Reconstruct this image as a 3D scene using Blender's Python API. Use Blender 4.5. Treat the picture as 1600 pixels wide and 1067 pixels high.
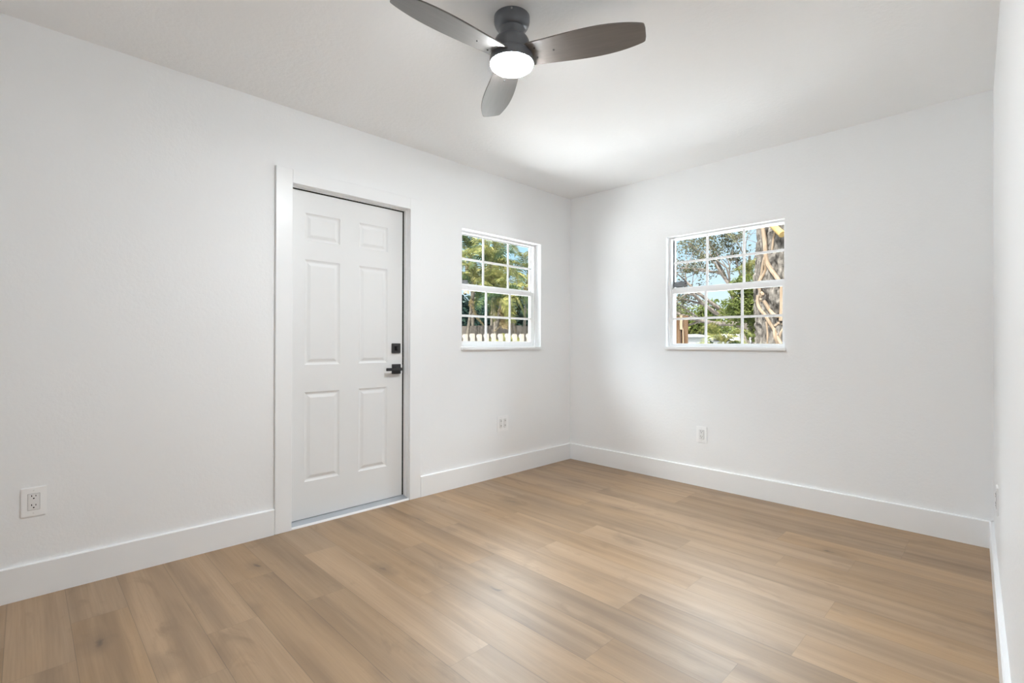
import bpy, bmesh, math, random
from mathutils import Vector, Matrix
import numpy as np

for o in list(bpy.data.objects):
    bpy.data.objects.remove(o, do_unlink=True)
SC = bpy.context.scene
COL = SC.collection
PI = math.pi
random.seed(7)

# ------------------------------------------------------------------ camera
F_PX, YAW, PITCH, ROLL = 771.56, 0.79250840, 0.00314738, 0.00266692
cd = bpy.data.cameras.new('camera')
cam = bpy.data.objects.new('camera', cd)
COL.objects.link(cam)
cd.sensor_width = 36.0
cd.lens = F_PX * 36.0 / 1600.0
cd.clip_start = 0.01
cd.clip_end = 300
d = Vector((-math.sin(YAW) * math.cos(PITCH), math.cos(YAW) * math.cos(PITCH), math.sin(PITCH)))
r = d.cross(Vector((0, 0, 1))).normalized()
u = r.cross(d)
r2 = r * math.cos(ROLL) + u * math.sin(ROLL)
u2 = u * math.cos(ROLL) - r * math.sin(ROLL)
M = Matrix((r2, u2, -d)).transposed().to_4x4()
M.translation = Vector((2.94458, -3.67899, 1.08805))
cam.matrix_world = M
SC.camera = cam

# ------------------------------------------------------------------ world, sun, exposure
SC.view_settings.view_transform = 'Standard'
SC.view_settings.look = 'None'
SC.view_settings.gamma = 1.0
SC.view_settings.exposure = 0.23
SC.view_settings.use_curve_mapping = False
SC.cycles.use_denoising = True
SC.cycles.max_bounces = 16
SC.cycles.diffuse_bounces = 12
SC.cycles.glossy_bounces = 6
SC.cycles.transparent_max_bounces = 12
SC.cycles.sample_clamp_indirect = 0.0
SC.cycles.caustics_reflective = False
SC.cycles.caustics_refractive = False

LAMP = 320.0
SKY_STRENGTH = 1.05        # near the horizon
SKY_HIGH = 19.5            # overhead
SUN_STRENGTH = 34.0

w = bpy.data.worlds.new('sky')
SC.world = w
w.use_nodes = True
nt = w.node_tree
nt.nodes.clear()
out = nt.nodes.new('ShaderNodeOutputWorld')
bg = nt.nodes.new('ShaderNodeBackground')
tc = nt.nodes.new('ShaderNodeTexCoord')
sx = nt.nodes.new('ShaderNodeSeparateXYZ')
rp = nt.nodes.new('ShaderNodeValToRGB')
rp.color_ramp.elements[0].position = 0.0
rp.color_ramp.elements[0].color = (0.70, 0.84, 0.95, 1)
rp.color_ramp.elements[1].position = 0.75
rp.color_ramp.elements[1].color = (0.16, 0.42, 0.80, 1)
e_ = rp.color_ramp.elements.new(0.22)
e_.color = (0.40, 0.69, 0.93, 1)
nz = nt.nodes.new('ShaderNodeTexNoise')
nz.inputs['Scale'].default_value = 3.2
nz.inputs['Detail'].default_value = 5
cr = nt.nodes.new('ShaderNodeMapRange')
cr.inputs['From Min'].default_value = 0.52
cr.inputs['From Max'].default_value = 0.72
cr.inputs['To Max'].default_value = 0.55
mx = nt.nodes.new('ShaderNodeMixRGB')
mx.inputs['Color2'].default_value = (0.92, 0.95, 0.98, 1)
nt.links.new(tc.outputs['Generated'], sx.inputs[0])
nt.links.new(sx.outputs['Z'], rp.inputs['Fac'])
nt.links.new(tc.outputs['Generated'], nz.inputs['Vector'])
nt.links.new(nz.outputs['Fac'], cr.inputs['Value'])
nt.links.new(cr.outputs['Result'], mx.inputs['Fac'])
nt.links.new(rp.outputs['Color'], mx.inputs['Color1'])
# upper sky, out of view, made whiter and brighter to light the room
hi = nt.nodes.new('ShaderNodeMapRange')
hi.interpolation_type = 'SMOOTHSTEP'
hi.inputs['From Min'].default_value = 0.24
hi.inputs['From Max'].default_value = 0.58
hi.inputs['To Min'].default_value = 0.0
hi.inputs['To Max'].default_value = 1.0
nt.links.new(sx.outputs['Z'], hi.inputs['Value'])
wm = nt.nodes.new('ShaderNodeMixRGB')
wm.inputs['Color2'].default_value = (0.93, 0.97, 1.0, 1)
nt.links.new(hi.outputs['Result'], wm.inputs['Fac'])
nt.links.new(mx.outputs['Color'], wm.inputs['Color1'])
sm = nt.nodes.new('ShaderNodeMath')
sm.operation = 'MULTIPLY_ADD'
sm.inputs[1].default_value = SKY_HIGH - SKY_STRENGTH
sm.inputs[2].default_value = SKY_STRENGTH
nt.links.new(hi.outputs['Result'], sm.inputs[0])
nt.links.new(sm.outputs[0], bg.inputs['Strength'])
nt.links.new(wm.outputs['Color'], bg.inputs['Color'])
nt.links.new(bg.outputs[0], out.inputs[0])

sl = bpy.data.lights.new('sun', 'SUN')
sl.energy = SUN_STRENGTH
sl.angle = 0.01
sl.color = (1.0, 0.975, 0.94)
sun = bpy.data.objects.new('sun', sl)
COL.objects.link(sun)
sun.rotation_euler = Vector((0.06, 0.80, -1.05)).to_track_quat('-Z', 'Y').to_euler()

# ------------------------------------------------------------------ materials
def new_mat(name):
    m = bpy.data.materials.new(name)
    m.use_nodes = True
    n = m.node_tree
    return m, n, n.nodes['Principled BSDF']

def N(n, t, **kw):
    x = n.nodes.new(t)
    for k, v in kw.items():
        x.inputs[k].default_value = v
    return x

def paint(name, col, rough=0.6, spec=0.3, bump=0.0, bscale=60.0, bdist=0.002, metallic=0.0, var=0.0, vscale=3.0):
    m, n, b = new_mat(name)
    b.inputs['Base Color'].default_value = (*col, 1)
    b.inputs['Roughness'].default_value = rough
    b.inputs['Specular IOR Level'].default_value = spec
    b.inputs['Metallic'].default_value = metallic
    t = N(n, 'ShaderNodeTexCoord')
    if var > 0:
        z = N(n, 'ShaderNodeTexNoise', Scale=vscale, Detail=4.0)
        n.links.new(t.outputs['Object'], z.inputs['Vector'])
        q = n.nodes.new('ShaderNodeMixRGB')
        q.inputs['Color1'].default_value = (*[c * (1 - var) for c in col], 1)
        q.inputs['Color2'].default_value = (*[min(1, c * (1 + var)) for c in col], 1)
        n.links.new(z.outputs['Fac'], q.inputs['Fac'])
        n.links.new(q.outputs[0], b.inputs['Base Color'])
    if bump > 0:
        z = N(n, 'ShaderNodeTexNoise', Scale=bscale, Detail=5.0, Roughness=0.6)
        n.links.new(t.outputs['Object'], z.inputs['Vector'])
        bp = N(n, 'ShaderNodeBump', Strength=bump, Distance=bdist)
        n.links.new(z.outputs['Fac'], bp.inputs['Height'])
        n.links.new(bp.outputs[0], b.inputs['Normal'])
    return m

def emit_mat(name, col, s):
    m, n, b = new_mat(name)
    b.inputs['Base Color'].default_value = (0.9, 0.9, 0.9, 1)
    b.inputs['Emission Color'].default_value = (*col, 1)
    b.inputs['Emission Strength'].default_value = s
    return m

def wood(name, c1, c2, scale=(2, 40, 40), rough=0.7, spec=0.03):
    m, n, b = new_mat(name)
    t = N(n, 'ShaderNodeTexCoord')
    mp = N(n, 'ShaderNodeMapping')
    mp.inputs['Scale'].default_value = scale
    z = N(n, 'ShaderNodeTexNoise', Scale=1.0, Detail=6.0, Roughness=0.65)
    q = n.nodes.new('ShaderNodeMixRGB')
    q.inputs['Color1'].default_value = (*c1, 1)
    q.inputs['Color2'].default_value = (*c2, 1)
    n.links.new(t.outputs['Object'], mp.inputs['Vector'])
    n.links.new(mp.outputs[0], z.inputs['Vector'])
    g = n.nodes.new('ShaderNodeMapRange')
    g.inputs['From Min'].default_value = 0.36
    g.inputs['From Max'].default_value = 0.62
    n.links.new(z.outputs['Fac'], g.inputs['Value'])
    n.links.new(g.outputs['Result'], q.inputs['Fac'])
    n.links.new(q.outputs[0], b.inputs['Base Color'])
    b.inputs['Roughness'].default_value = rough
    b.inputs['Specular IOR Level'].default_value = spec
    return m

def leaf_mat(name, c1, c2, c3, scale=6.0, transl=0.35):
    m = bpy.data.materials.new(name)
    m.use_nodes = True
    n = m.node_tree
    n.nodes.clear()
    o = n.nodes.new('ShaderNodeOutputMaterial')
    t = N(n, 'ShaderNodeTexCoord')
    z = N(n, 'ShaderNodeTexNoise', Scale=scale, Detail=6.0, Roughness=0.75)
    rr = n.nodes.new('ShaderNodeValToRGB')
    rr.color_ramp.elements[0].position = 0.33
    rr.color_ramp.elements[0].color = (*c1, 1)
    rr.color_ramp.elements[1].position = 0.68
    rr.color_ramp.elements[1].color = (*c3, 1)
    x = rr.color_ramp.elements.new(0.5)
    x.color = (*c2, 1)
    n.links.new(t.outputs['Object'], z.inputs['Vector'])
    n.links.new(z.outputs['Fac'], rr.inputs['Fac'])
    p = n.nodes.new('ShaderNodeBsdfPrincipled')
    p.inputs['Roughness'].default_value = 0.5
    p.inputs['Specular IOR Level'].default_value = 0.02
    tr = n.nodes.new('ShaderNodeBsdfTranslucent')
    ms = n.nodes.new('ShaderNodeMixShader')
    ms.inputs[0].default_value = transl
    n.links.new(rr.outputs[0], p.inputs['Base Color'])
    n.links.new(rr.outputs[0], tr.inputs['Color'])
    n.links.new(p.outputs[0], ms.inputs[1])
    n.links.new(tr.outputs[0], ms.inputs[2])
    n.links.new(ms.outputs[0], o.inputs[0])
    return m

def glass_mat():
    m = bpy.data.materials.new('window_glass')
    m.use_nodes = True
    n = m.node_tree
    n.nodes.clear()
    o = n.nodes.new('ShaderNodeOutputMaterial')
    tr = n.nodes.new('ShaderNodeBsdfTransparent')
    tr.inputs['Color'].default_value = (0.97, 0.985, 0.98, 1)
    gl = n.nodes.new('ShaderNodeBsdfGlossy')
    gl.inputs['Roughness'].default_value = 0.02
    fr = n.nodes.new('ShaderNodeFresnel')
    fr.inputs['IOR'].default_value = 1.15
    ms = n.nodes.new('ShaderNodeMixShader')
    n.links.new(fr.outputs[0], ms.inputs[0])
    n.links.new(tr.outputs[0], ms.inputs[1])
    n.links.new(gl.outputs[0], ms.inputs[2])
    n.links.new(ms.outputs[0], o.inputs[0])
    return m

def floor_mat():
    m, n, b = new_mat('oak_plank_floor')
    L = n.links.new
    at = n.nodes.new('ShaderNodeAttribute')
    at.attribute_name = 'plank'
    uv = n.nodes.new('ShaderNodeUVMap')
    uv.uv_map = 'UVMap'
    sp = n.nodes.new('ShaderNodeSeparateColor')
    L(at.outputs['Color'], sp.inputs[0])
    su = n.nodes.new('ShaderNodeSeparateXYZ')
    L(uv.outputs[0], su.inputs[0])
    def math_(op, a=None, bb=None, va=0.0, vb=0.0):
        x = n.nodes.new('ShaderNodeMath')
        x.operation = op
        x.inputs[0].default_value = va
        x.inputs[1].default_value = vb
        if a is not None: L(a, x.inputs[0])
        if bb is not None: L(bb, x.inputs[1])
        return x.outputs[0]
    offx = math_('MULTIPLY', sp.outputs[0], None, 0, 37.0)
    offy = math_('MULTIPLY', sp.outputs[1], None, 0, 53.0)
    px = math_('ADD', su.outputs[0], offx)
    py = math_('ADD', su.outputs[1], offy)
    def coords(kx, ky):
        cmb = n.nodes.new('ShaderNodeCombineXYZ')
        L(math_('MULTIPLY', px, None, 0, kx), cmb.inputs[0])
        L(math_('MULTIPLY', py, None, 0, ky), cmb.inputs[1])
        L(math_('MULTIPLY', sp.outputs[2], None, 0, 19.0), cmb.inputs[2])
        return cmb.outputs[0]
    def noise(v, detail=3.0, rough=0.55, dist=0.0):
        x = N(n, 'ShaderNodeTexNoise', Scale=1.0, Detail=detail, Roughness=rough, Distortion=dist)
        L(v, x.inputs['Vector'])
        return x.outputs['Fac']
    def mr(v, a, bb, c, dd):
        x = n.nodes.new('ShaderNodeMapRange')
        x.inputs['From Min'].default_value = a
        x.inputs['From Max'].default_value = bb
        x.inputs['To Min'].default_value = c
        x.inputs['To Max'].default_value = dd
        L(v, x.inputs['Value'])
        return x.outputs['Result']
    def mix(f, c1, c2, mode='MIX'):
        x = n.nodes.new('ShaderNodeMixRGB')
        x.blend_type = mode
        if isinstance(f, float): x.inputs['Fac'].default_value = f
        else: L(f, x.inputs['Fac'])
        for i, c in ((1, c1), (2, c2)):
            if isinstance(c, tuple): x.inputs[i].default_value = (*c, 1)
            else: L(c, x.inputs[i])
        return x.outputs[0]
    band = noise(coords(0.50, 7.0), 3.0, 0.5, 0.8)       # broad lengthwise streaks
    mid = noise(coords(1.1, 18.0), 4.0, 0.55, 0.5)
    fine = noise(coords(3.0, 170.0), 4.0, 0.65)
    blot = noise(coords(3.0, 8.0), 4.0, 0.6, 1.2)
    light, tan_, dark = FLOOR_COL
    c = mix(mr(band, 0.30, 0.60, 0.0, 1.0), dark, tan_)
    c = mix(mr(mid, 0.38, 0.68, 0.0, 0.5), c, light)
    c = mix(mr(fine, 0.45, 0.70, 0.0, 0.30), c, dark)
    c = mix(mr(blot, 0.58, 0.74, 0.0, 0.65), c, dark)
    # per plank tone
    hsv = n.nodes.new('ShaderNodeHueSaturation')
    L(mr(sp.outputs[0], 0, 1, 0.89, 1.08), hsv.inputs['Value'])
    L(mr(sp.outputs[1], 0, 1, 0.95, 1.06), hsv.inputs['Saturation'])
    L(c, hsv.inputs['Color'])
    c = hsv.outputs[0]
    # knots
    vo = N(n, 'ShaderNodeTexVoronoi', Scale=1.0, Randomness=1.0)
    warp = N(n, 'ShaderNodeTexNoise', Scale=9.0, Detail=3.0)
    L(coords(1.0, 1.0), warp.inputs['Vector'])
    add = n.nodes.new('ShaderNodeVectorMath')
    add.operation = 'MULTIPLY_ADD'
    L(warp.outputs['Color'], add.inputs[0])
    add.inputs[1].default_value = (0.35, 0.35, 0.0)
    L(coords(2.1, 4.2), add.inputs[2])
    L(add.outputs[0], vo.inputs['Vector'])
    c = mix(mr(vo.outputs['Distance'], 0.0, 0.26, 0.55, 0.0), c, KNOT_COL)
    c = mix(mr(vo.outputs['Distance'], 0.0, 0.07, 0.9, 0.0), c, (0.035, 0.022, 0.014))
    # seams
    vv = math_('MINIMUM', su.outputs[1], math_('SUBTRACT', None, su.outputs[1], 0.178))
    seam = mr(vv, 0.0006, 0.0016, 0.42, 0.0)
    c = mix(seam, c, (0.06, 0.042, 0.028))
    eu = mr(math_('ABSOLUTE', math_('SUBTRACT', su.outputs[0], None, 0, 0.0)), 0.0006, 0.0018, 0.45, 0.0)
    c = mix(eu, c, (0.06, 0.042, 0.028))
    L(c, b.inputs['Base Color'])
    L(mr(mid, 0.3, 0.7, 0.43, 0.40), b.inputs['Roughness'])
    b.inputs['Specular IOR Level'].default_value = 0.85
    bp = N(n, 'ShaderNodeBump', Strength=0.10, Distance=0.001)
    L(fine, bp.inputs['Height'])
    L(bp.outputs[0], b.inputs['Normal'])
    return m

FLOOR_COL = ((0.425, 0.286, 0.168), (0.350, 0.226, 0.124), (0.205, 0.128, 0.070))
KNOT_COL = (0.11, 0.070, 0.042)

MAT = {}
MAT['wall'] = paint('white_wall_paint', (0.848, 0.858, 0.868), 0.55, 0.25, 0.35, 55.0, 0.003)
MAT['ceiling'] = paint('white_ceiling_texture', (0.865, 0.873, 0.882), 0.8, 0.15, 0.45, 38.0, 0.004)
MAT['trim'] = paint('white_trim_gloss', (0.845, 0.855, 0.865), 0.32, 0.45)
MAT['door'] = paint('white_door_paint', (0.775, 0.782, 0.785), 0.38, 0.4)
MAT['vinyl'] = paint('white_window_frame', (0.87, 0.88, 0.89), 0.35, 0.4)
MAT['sill'] = paint('white_marble_sill', (0.88, 0.885, 0.89), 0.25, 0.5, var=0.03, vscale=8)
MAT['plate'] = paint('white_plastic', (0.89, 0.895, 0.90), 0.35, 0.5)
MAT['plate_inner'] = paint('white_plastic_device', (0.80, 0.80, 0.80), 0.35, 0.5)
MAT['slot'] = paint('dark_slot', (0.02, 0.02, 0.02), 0.6, 0.2)
MAT['socket_grey'] = paint('pale_grey_socket', (0.50, 0.50, 0.50), 0.5, 0.3)
MAT['groove'] = paint('grey_groove', (0.35, 0.35, 0.35), 0.6, 0.2)
MAT['black'] = paint('matte_black_metal', (0.040, 0.040, 0.043), 0.38, 0.5, metallic=0.2)
MAT['black2'] = paint('matte_black_recess', (0.006, 0.006, 0.006), 0.5, 0.3)
MAT['alu'] = paint('aluminium_threshold', (0.50, 0.53, 0.57), 0.40, 0.5, metallic=0.5)
MAT['rubber'] = paint('black_weatherstrip', (0.03, 0.03, 0.028), 0.8, 0.02)
MAT['fan'] = paint('dark_grey_fan_metal', (0.135, 0.145, 0.165), 0.30, 0.7, metallic=0.15)
MAT['blade'] = wood('dark_walnut_fan_blade', (0.058, 0.048, 0.042), (0.080, 0.067, 0.060), (6, 70, 70), 0.42, 1.0)
bb = MAT['blade'].node_tree.nodes['Principled BSDF']
bb.inputs['IOR'].default_value = 2.0
bb.inputs['Specular IOR Level'].default_value = 0.5
bb.inputs['Coat Weight'].default_value = 0.5
bb.inputs['Coat Roughness'].default_value = 0.42
MAT['screw'] = paint('steel_screw', (0.5, 0.5, 0.5), 0.3, 0.5, metallic=0.9)
MAT['screw_dark'] = paint('dark_screw', (0.05, 0.05, 0.05), 0.35, 0.5, metallic=0.7)
MAT['lens'] = emit_mat('frosted_light_lens', (0.925, 0.975, 1.0), LAMP)
MAT['glass'] = glass_mat()
MAT['label'] = paint('grey_window_label', (0.10, 0.11, 0.12), 0.6, 0.3)
MAT['label_ink'] = paint('pale_label_print', (0.42, 0.44, 0.46), 0.6, 0.3)
MAT['floor'] = floor_mat()

# ------------------------------------------------------------------ mesh helper
class MB:
    def __init__(s):
        s.bm = bmesh.new()
    def box(s, x0, x1, y0, y1, z0, z1):
        vs = [s.bm.verts.new(p) for p in ((x0,y0,z0),(x1,y0,z0),(x1,y1,z0),(x0,y1,z0),(x0,y0,z1),(x1,y0,z1),(x1,y1,z1),(x0,y1,z1))]
        for f in ((0,3,2,1),(4,5,6,7),(0,1,5,4),(1,2,6,5),(2,3,7,6),(3,0,4,7)):
            s.bm.faces.new([vs[i] for i in f])
        return s
    def prism(s, pts, ext):
        """closed polygon of 3D points, extruded by vector ext"""
        a = [s.bm.verts.new(p) for p in pts]
        b = [s.bm.verts.new(Vector(p) + Vector(ext)) for p in pts]
        s.bm.faces.new(a)
        s.bm.faces.new(b[::-1])
        k = len(a)
        for i in range(k):
            s.bm.faces.new([a[i], b[i], b[(i+1) % k], a[(i+1) % k]])
        return s
    def lathe(s, prof, seg=64, c=(0, 0, 0), cap=True):
        rings = []
        for (rad, z) in prof:
            if rad < 1e-6:
                rings.append([s.bm.verts.new((c[0], c[1], c[2] + z))])
            else:
                rings.append([s.bm.verts.new((c[0] + rad * math.cos(2*PI*i/seg), c[1] + rad * math.sin(2*PI*i/seg), c[2] + z)) for i in range(seg)])
        for a, b in zip(rings[:-1], rings[1:]):
            for i in range(seg):
                j = (i + 1) % seg
                if len(a) == 1 and len(b) == 1: continue
                if len(a) == 1: s.bm.faces.new([a[0], b[j], b[i]])
                elif len(b) == 1: s.bm.faces.new([a[i], a[j], b[0]])
                else: s.bm.faces.new([a[i], a[j], b[j], b[i]])
        if cap:
            for rg in (rings[0], rings[-1]):
                if len(rg) > 1: s.bm.faces.new(rg)
        return s
    def tube(s, pts, rads, seg=8):
        pts = [Vector(p) for p in pts]
        rings = []
        up = None
        for i, p in enumerate(pts):
            t = (pts[min(i+1, len(pts)-1)] - pts[max(i-1, 0)]).normalized()
            if up is None:
                up = t.orthogonal().normalized()
            up = (up - t * up.dot(t))
            if up.length < 1e-5: up = t.orthogonal()
            up.normalize()
            bn = t.cross(up)
            rr = rads[i] if isinstance(rads, (list, tuple)) else rads
            rings.append([s.bm.verts.new(p + (up * math.cos(2*PI*k/seg) + bn * math.sin(2*PI*k/seg)) * rr) for k in range(seg)])
        for a, b in zip(rings[:-1], rings[1:]):
            for k in range(seg):
                s.bm.faces.new([a[k], a[(k+1) % seg], b[(k+1) % seg], b[k]])
        s.bm.faces.new(rings[0][::-1])
        s.bm.faces.new(rings[-1])
        return s
    def bevel(s, w, seg=2, angle=0.6):
        s.bm.normal_update()
        es = [e for e in s.bm.edges if len(e.link_faces) == 2 and e.calc_face_angle(0) > angle]
        bmesh.ops.bevel(s.bm, geom=es, offset=w, segments=seg, affect='EDGES', clamp_overlap=True)
        return s
    def build(s, name, m, parent=None, smooth=False, loc=None):
        bmesh.ops.recalc_face_normals(s.bm, faces=s.bm.faces)
        me = bpy.data.meshes.new(name)
        if smooth:
            for f in s.bm.faces: f.smooth = True
            for e in s.bm.edges:
                if len(e.link_faces) == 2 and e.calc_face_angle(0) > 0.7: e.smooth = False
        s.bm.to_mesh(me)
        s.bm.free()
        o = bpy.data.objects.new(name, me)
        me.materials.append(m)
        COL.objects.link(o)
        if parent is not None: o.parent = parent
        if loc is not None: o.location = loc
        return o

def pydata(name, v, f, m, parent=None, loc=None):
    me = bpy.data.meshes.new(name)
    me.from_pydata(v, [], f)
    me.materials.append(m)
    o = bpy.data.objects.new(name, me)
    COL.objects.link(o)
    if parent is not None: o.parent = parent
    if loc is not None: o.location = loc
    return o

def tag(o, label=None, cat=None, group=None, kind=None):
    if label: o['label'] = label
    if cat: o['category'] = cat
    if group: o['group'] = group
    if kind: o['kind'] = kind
    return o

def empty(name, loc=(0, 0, 0), rz=0.0):
    o = bpy.data.objects.new(name, None)
    o.location = loc
    o.rotation_euler = (0, 0, rz)
    o.empty_display_size = 0.1
    COL.objects.link(o)
    return o

def structure(o, label, cat):
    return tag(o, label, cat, kind='structure')

# ------------------------------------------------------------------ room shell
H = 2.45
LEN = 4.45
WR0, WRK = 2.872, 0.040           # right wall stands slightly out of square: x = WR0 - WRK*y
def wrx(y): return WR0 - WRK * y
T = 0.135
D_Y0, D_Y1, D_Z = -2.600, -1.763, 2.033       # door rough opening
W1 = (-1.313, -0.418, 1.033, 1.964)
W2 = (0.982, 1.855, 1.040, 1.943)

m = MB()
y = [-LEN - T, D_Y0, D_Y1, W1[0], W1[1], T]
m.box(-T, 0, y[0], y[1], 0, H)
m.box(-T, 0, y[1], y[2], D_Z, H)
m.box(-T, 0, y[2], y[3], 0, H)
m.box(-T, 0, y[3], y[4], 0, W1[2])
m.box(-T, 0, y[3], y[4], W1[3], H)
m.box(-T, 0, y[4], y[5], 0, H)
bmesh.ops.remove_doubles(m.bm, verts=m.bm.verts, dist=1e-5)
structure(m.build('wall_left', MAT['wall']), 'white painted wall with the panel door and a window', 'wall')

m = MB()
xe = WR0 + 0.25
m.box(0, W2[0], 0, T, 0, H)
m.box(W2[0], W2[1], 0, T, 0, W2[2])
m.box(W2[0], W2[1], 0, T, W2[3], H)
m.box(W2[1], xe, 0, T, 0, H)
structure(m.build('wall_back', MAT['wall']), 'white wall with one window and an outlet, facing the camera', 'wall')

m = MB()
m.prism([(wrx(0), 0, 0), (wrx(-LEN), -LEN, 0), (wrx(-LEN) + 0.2, -LEN, 0), (wrx(0) + 0.2, 0, 0)], (0, 0, H))
structure(m.build('wall_right', MAT['wall']), 'white wall seen edge-on at the right of the picture', 'wall')
m = MB()
m.box(0, wrx(-LEN) + 0.2, -LEN - T, -LEN, 0, H)
structure(m.build('wall_front', MAT['wall']), 'white wall behind the camera', 'wall')
m = MB()
m.box(-T - 0.35, WR0 + 0.8, -LEN - T - 0.3, T + 0.35, H, H + 0.18)
structure(m.build('ceiling', MAT['ceiling']), 'white textured ceiling carrying the fan', 'ceiling')

# floor: plank quads in one mesh, with plank ids and plank-local coordinates
def build_floor():
    PW, PL = 0.178, 1.22
    joints = {-5: .39, -3: .84, -2: .48, -1: .862, 0: .395, 1: 1.16, 2: .69, 3: 1.067, 4: .59, 5: 1.18, 6: .707,
              7: 1.196, 8: .475, 9: .90, 10: 1.17, 11: .80, 12: 1.325, 13: .1, 14: .7, -4: 1.1}
    rng = random.Random(3)
    bm = bmesh.new()
    uvl = bm.loops.layers.uv.new('UVMap')
    cl = bm.loops.layers.float_color.new('plank')
    for k in range(-11, 16):
        y0 = -2.66 + PW * k
        y1 = y0 + PW
        ya, yb = max(y0, -LEN), min(y1, 0.0)
        if yb <= ya: continue
        j = joints.get(k, rng.uniform(0, PL))
        i = -2
        while True:
            x0 = j + i * PL
            x1 = x0 + PL
            i += 1
            xa, xb0, xb1 = max(x0, 0.0), min(x1, wrx(ya)), min(x1, wrx(yb))
            if x1 <= 0: continue
            if x0 >= wrx(ya): break
            if xb1 <= xa: xb1 = xa + 1e-4
            P = [(xa, ya), (xb0, ya), (xb1, yb), (xa, yb)]
            c = (rng.random(), rng.random(), rng.random(), 1)
            f = bm.faces.new([bm.verts.new((a, b, 0)) for a, b in P])
            for l, (a, b) in zip(f.loops, P):
                l[uvl].uv = (a - x0, b - y0)
                l[cl] = c
    bmesh.ops.recalc_face_normals(bm, faces=bm.faces)
    for f in bm.faces:
        if f.normal.z < 0: f.normal_flip()
    # slab body under the planks
    b = MB()
    me = bpy.data.meshes.new('floor')
    ret = bmesh.ops.extrude_face_region(bm, geom=list(bm.faces))
    # extruded copy is the lower skin
    low = [g for g in ret['geom'] if isinstance(g, bmesh.types.BMVert)]
    for v in low: v.co.z -= 0.06
    bm.to_mesh(me)
    bm.free()
    b.bm.free()
    o = bpy.data.objects.new('floor', me)
    me.materials.append(MAT['floor'])
    COL.objects.link(o)
    return o
structure(build_floor(), 'light oak plank floor running towards the window wall', 'floor')

# baseboards
BH, BT = 0.145, 0.016
def base_profile_y(x0, sgn, y0, y1, name, label):
    m = MB()
    m.prism([(x0, y0, 0), (x0 + sgn*BT, y0, 0), (x0 + sgn*BT, y0, BH - 0.004), (x0 + sgn*(BT - 0.004), y0, BH), (x0, y0, BH)], (0, y1 - y0, 0))
    structure(m.build(name, MAT['trim']), label, 'baseboard')
base_profile_y(0, 1, -LEN, -2.672, 'baseboard_left', 'tall white baseboard left of the door')
base_profile_y(0, 1, -1.688, 0, 'baseboard_left_2', 'tall white baseboard between the door and the far corner')
m = MB()
m.prism([(0, 0, 0), (0, -BT, 0), (0, -BT, BH - 0.004), (0, -BT + 0.004, BH), (0, 0, BH)], (WR0, 0, 0))
structure(m.build('baseboard_back', MAT['trim']), 'tall white baseboard under the far window wall', 'baseboard')
m = MB()
m.prism([(wrx(0), 0, 0), (wrx(0) - BT, 0, 0), (wrx(0) - BT, 0, BH - 0.004), (wrx(0) - BT + 0.004, 0, BH), (wrx(0), 0, BH)], (LEN * WRK, -LEN, 0))
structure(m.build('baseboard_right', MAT['trim']), 'tall white baseboard along the right wall', 'baseboard')
m = MB()
m.box(0, wrx(-LEN), -LEN, -LEN + BT, 0, BH)
structure(m.build('baseboard_front', MAT['trim']), 'white baseboard behind the camera', 'baseboard')

# ------------------------------------------------------------------ door
FX = -0.066                      # face of the slab
JY0, JY1, JZ = -2.580, -1.783, 2.013
door = empty('door_1', (0, (JY0 + JY1) / 2, 0))
door.location = (0, 0, 0)
tag(door, 'white six-panel door with black lever handle and deadbolt', 'door', kind='structure')
SY0, SY1, SZ0, SZ1 = -2.574, -1.794, 0.022, 2.004

def build_slab():
    bm = bmesh.new()
    cols = [(-2.474, -2.252), (-2.122, -1.912)]
    rows = [(0.243, 0.786), (0.952, 1.592), (1.709, 1.875)]
    ys = sorted({SY0, SY1, *[v for c in cols for v in c]})
    zs = sorted({SZ0, SZ1, *[v for c in rows for v in c]})
    V = {}
    def vert(yy, zz, x):
        k = (round(yy, 5), round(zz, 5), round(x, 5))
        if k not in V: V[k] = bm.verts.new((x, yy, zz))
        return V[k]
    def quad(p): bm.faces.new([vert(*q) for q in p])
    for a, b in zip(ys[:-1], ys[1:]):
        for c, e in zip(zs[:-1], zs[1:]):
            if (a, b) in cols and (c, e) in rows:
                loops = []
                for ins, dx in ((0, 0), (0.004, -0.0035), (0.012, -0.0075), (0.018, -0.0075), (0.034, -0.0015), (0.037, -0.001)):
                    loops.append([(a + ins, c + ins, FX + dx), (b - ins, c + ins, FX + dx), (b - ins, e - ins, FX + dx), (a + ins, e - ins, FX + dx)])
                for p, q in zip(loops[:-1], loops[1:]):
                    for i in range(4):
                        j = (i + 1) % 4
                        quad([p[i], p[j], q[j], q[i]])
                quad(loops[-1])
            else:
                quad([(a, c, FX), (b, c, FX), (b, e, FX), (a, e, FX)])
    bx = FX - 0.044
    quad([(SY0, SZ0, bx), (SY0, SZ1, bx), (SY1, SZ1, bx), (SY1, SZ0, bx)])
    for i in range(len(zs) - 1):
        quad([(SY0, zs[i], FX), (SY0, zs[i+1], FX), (SY0, zs[i+1], bx), (SY0, zs[i], bx)])
        quad([(SY1, zs[i], FX), (SY1, zs[i+1], FX), (SY1, zs[i+1], bx), (SY1, zs[i], bx)])
    for i in range(len(ys) - 1):
        quad([(ys[i], SZ0, FX), (ys[i+1], SZ0, FX), (ys[i+1], SZ0, bx), (ys[i], SZ0, bx)])
        quad([(ys[i], SZ1, FX), (ys[i+1], SZ1, FX), (ys[i+1], SZ1, bx), (ys[i], SZ1, bx)])
    m = MB()
    m.bm.free()
    m.bm = bm
    return m.build('slab', MAT['door'], door)
slab = build_slab()

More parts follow.
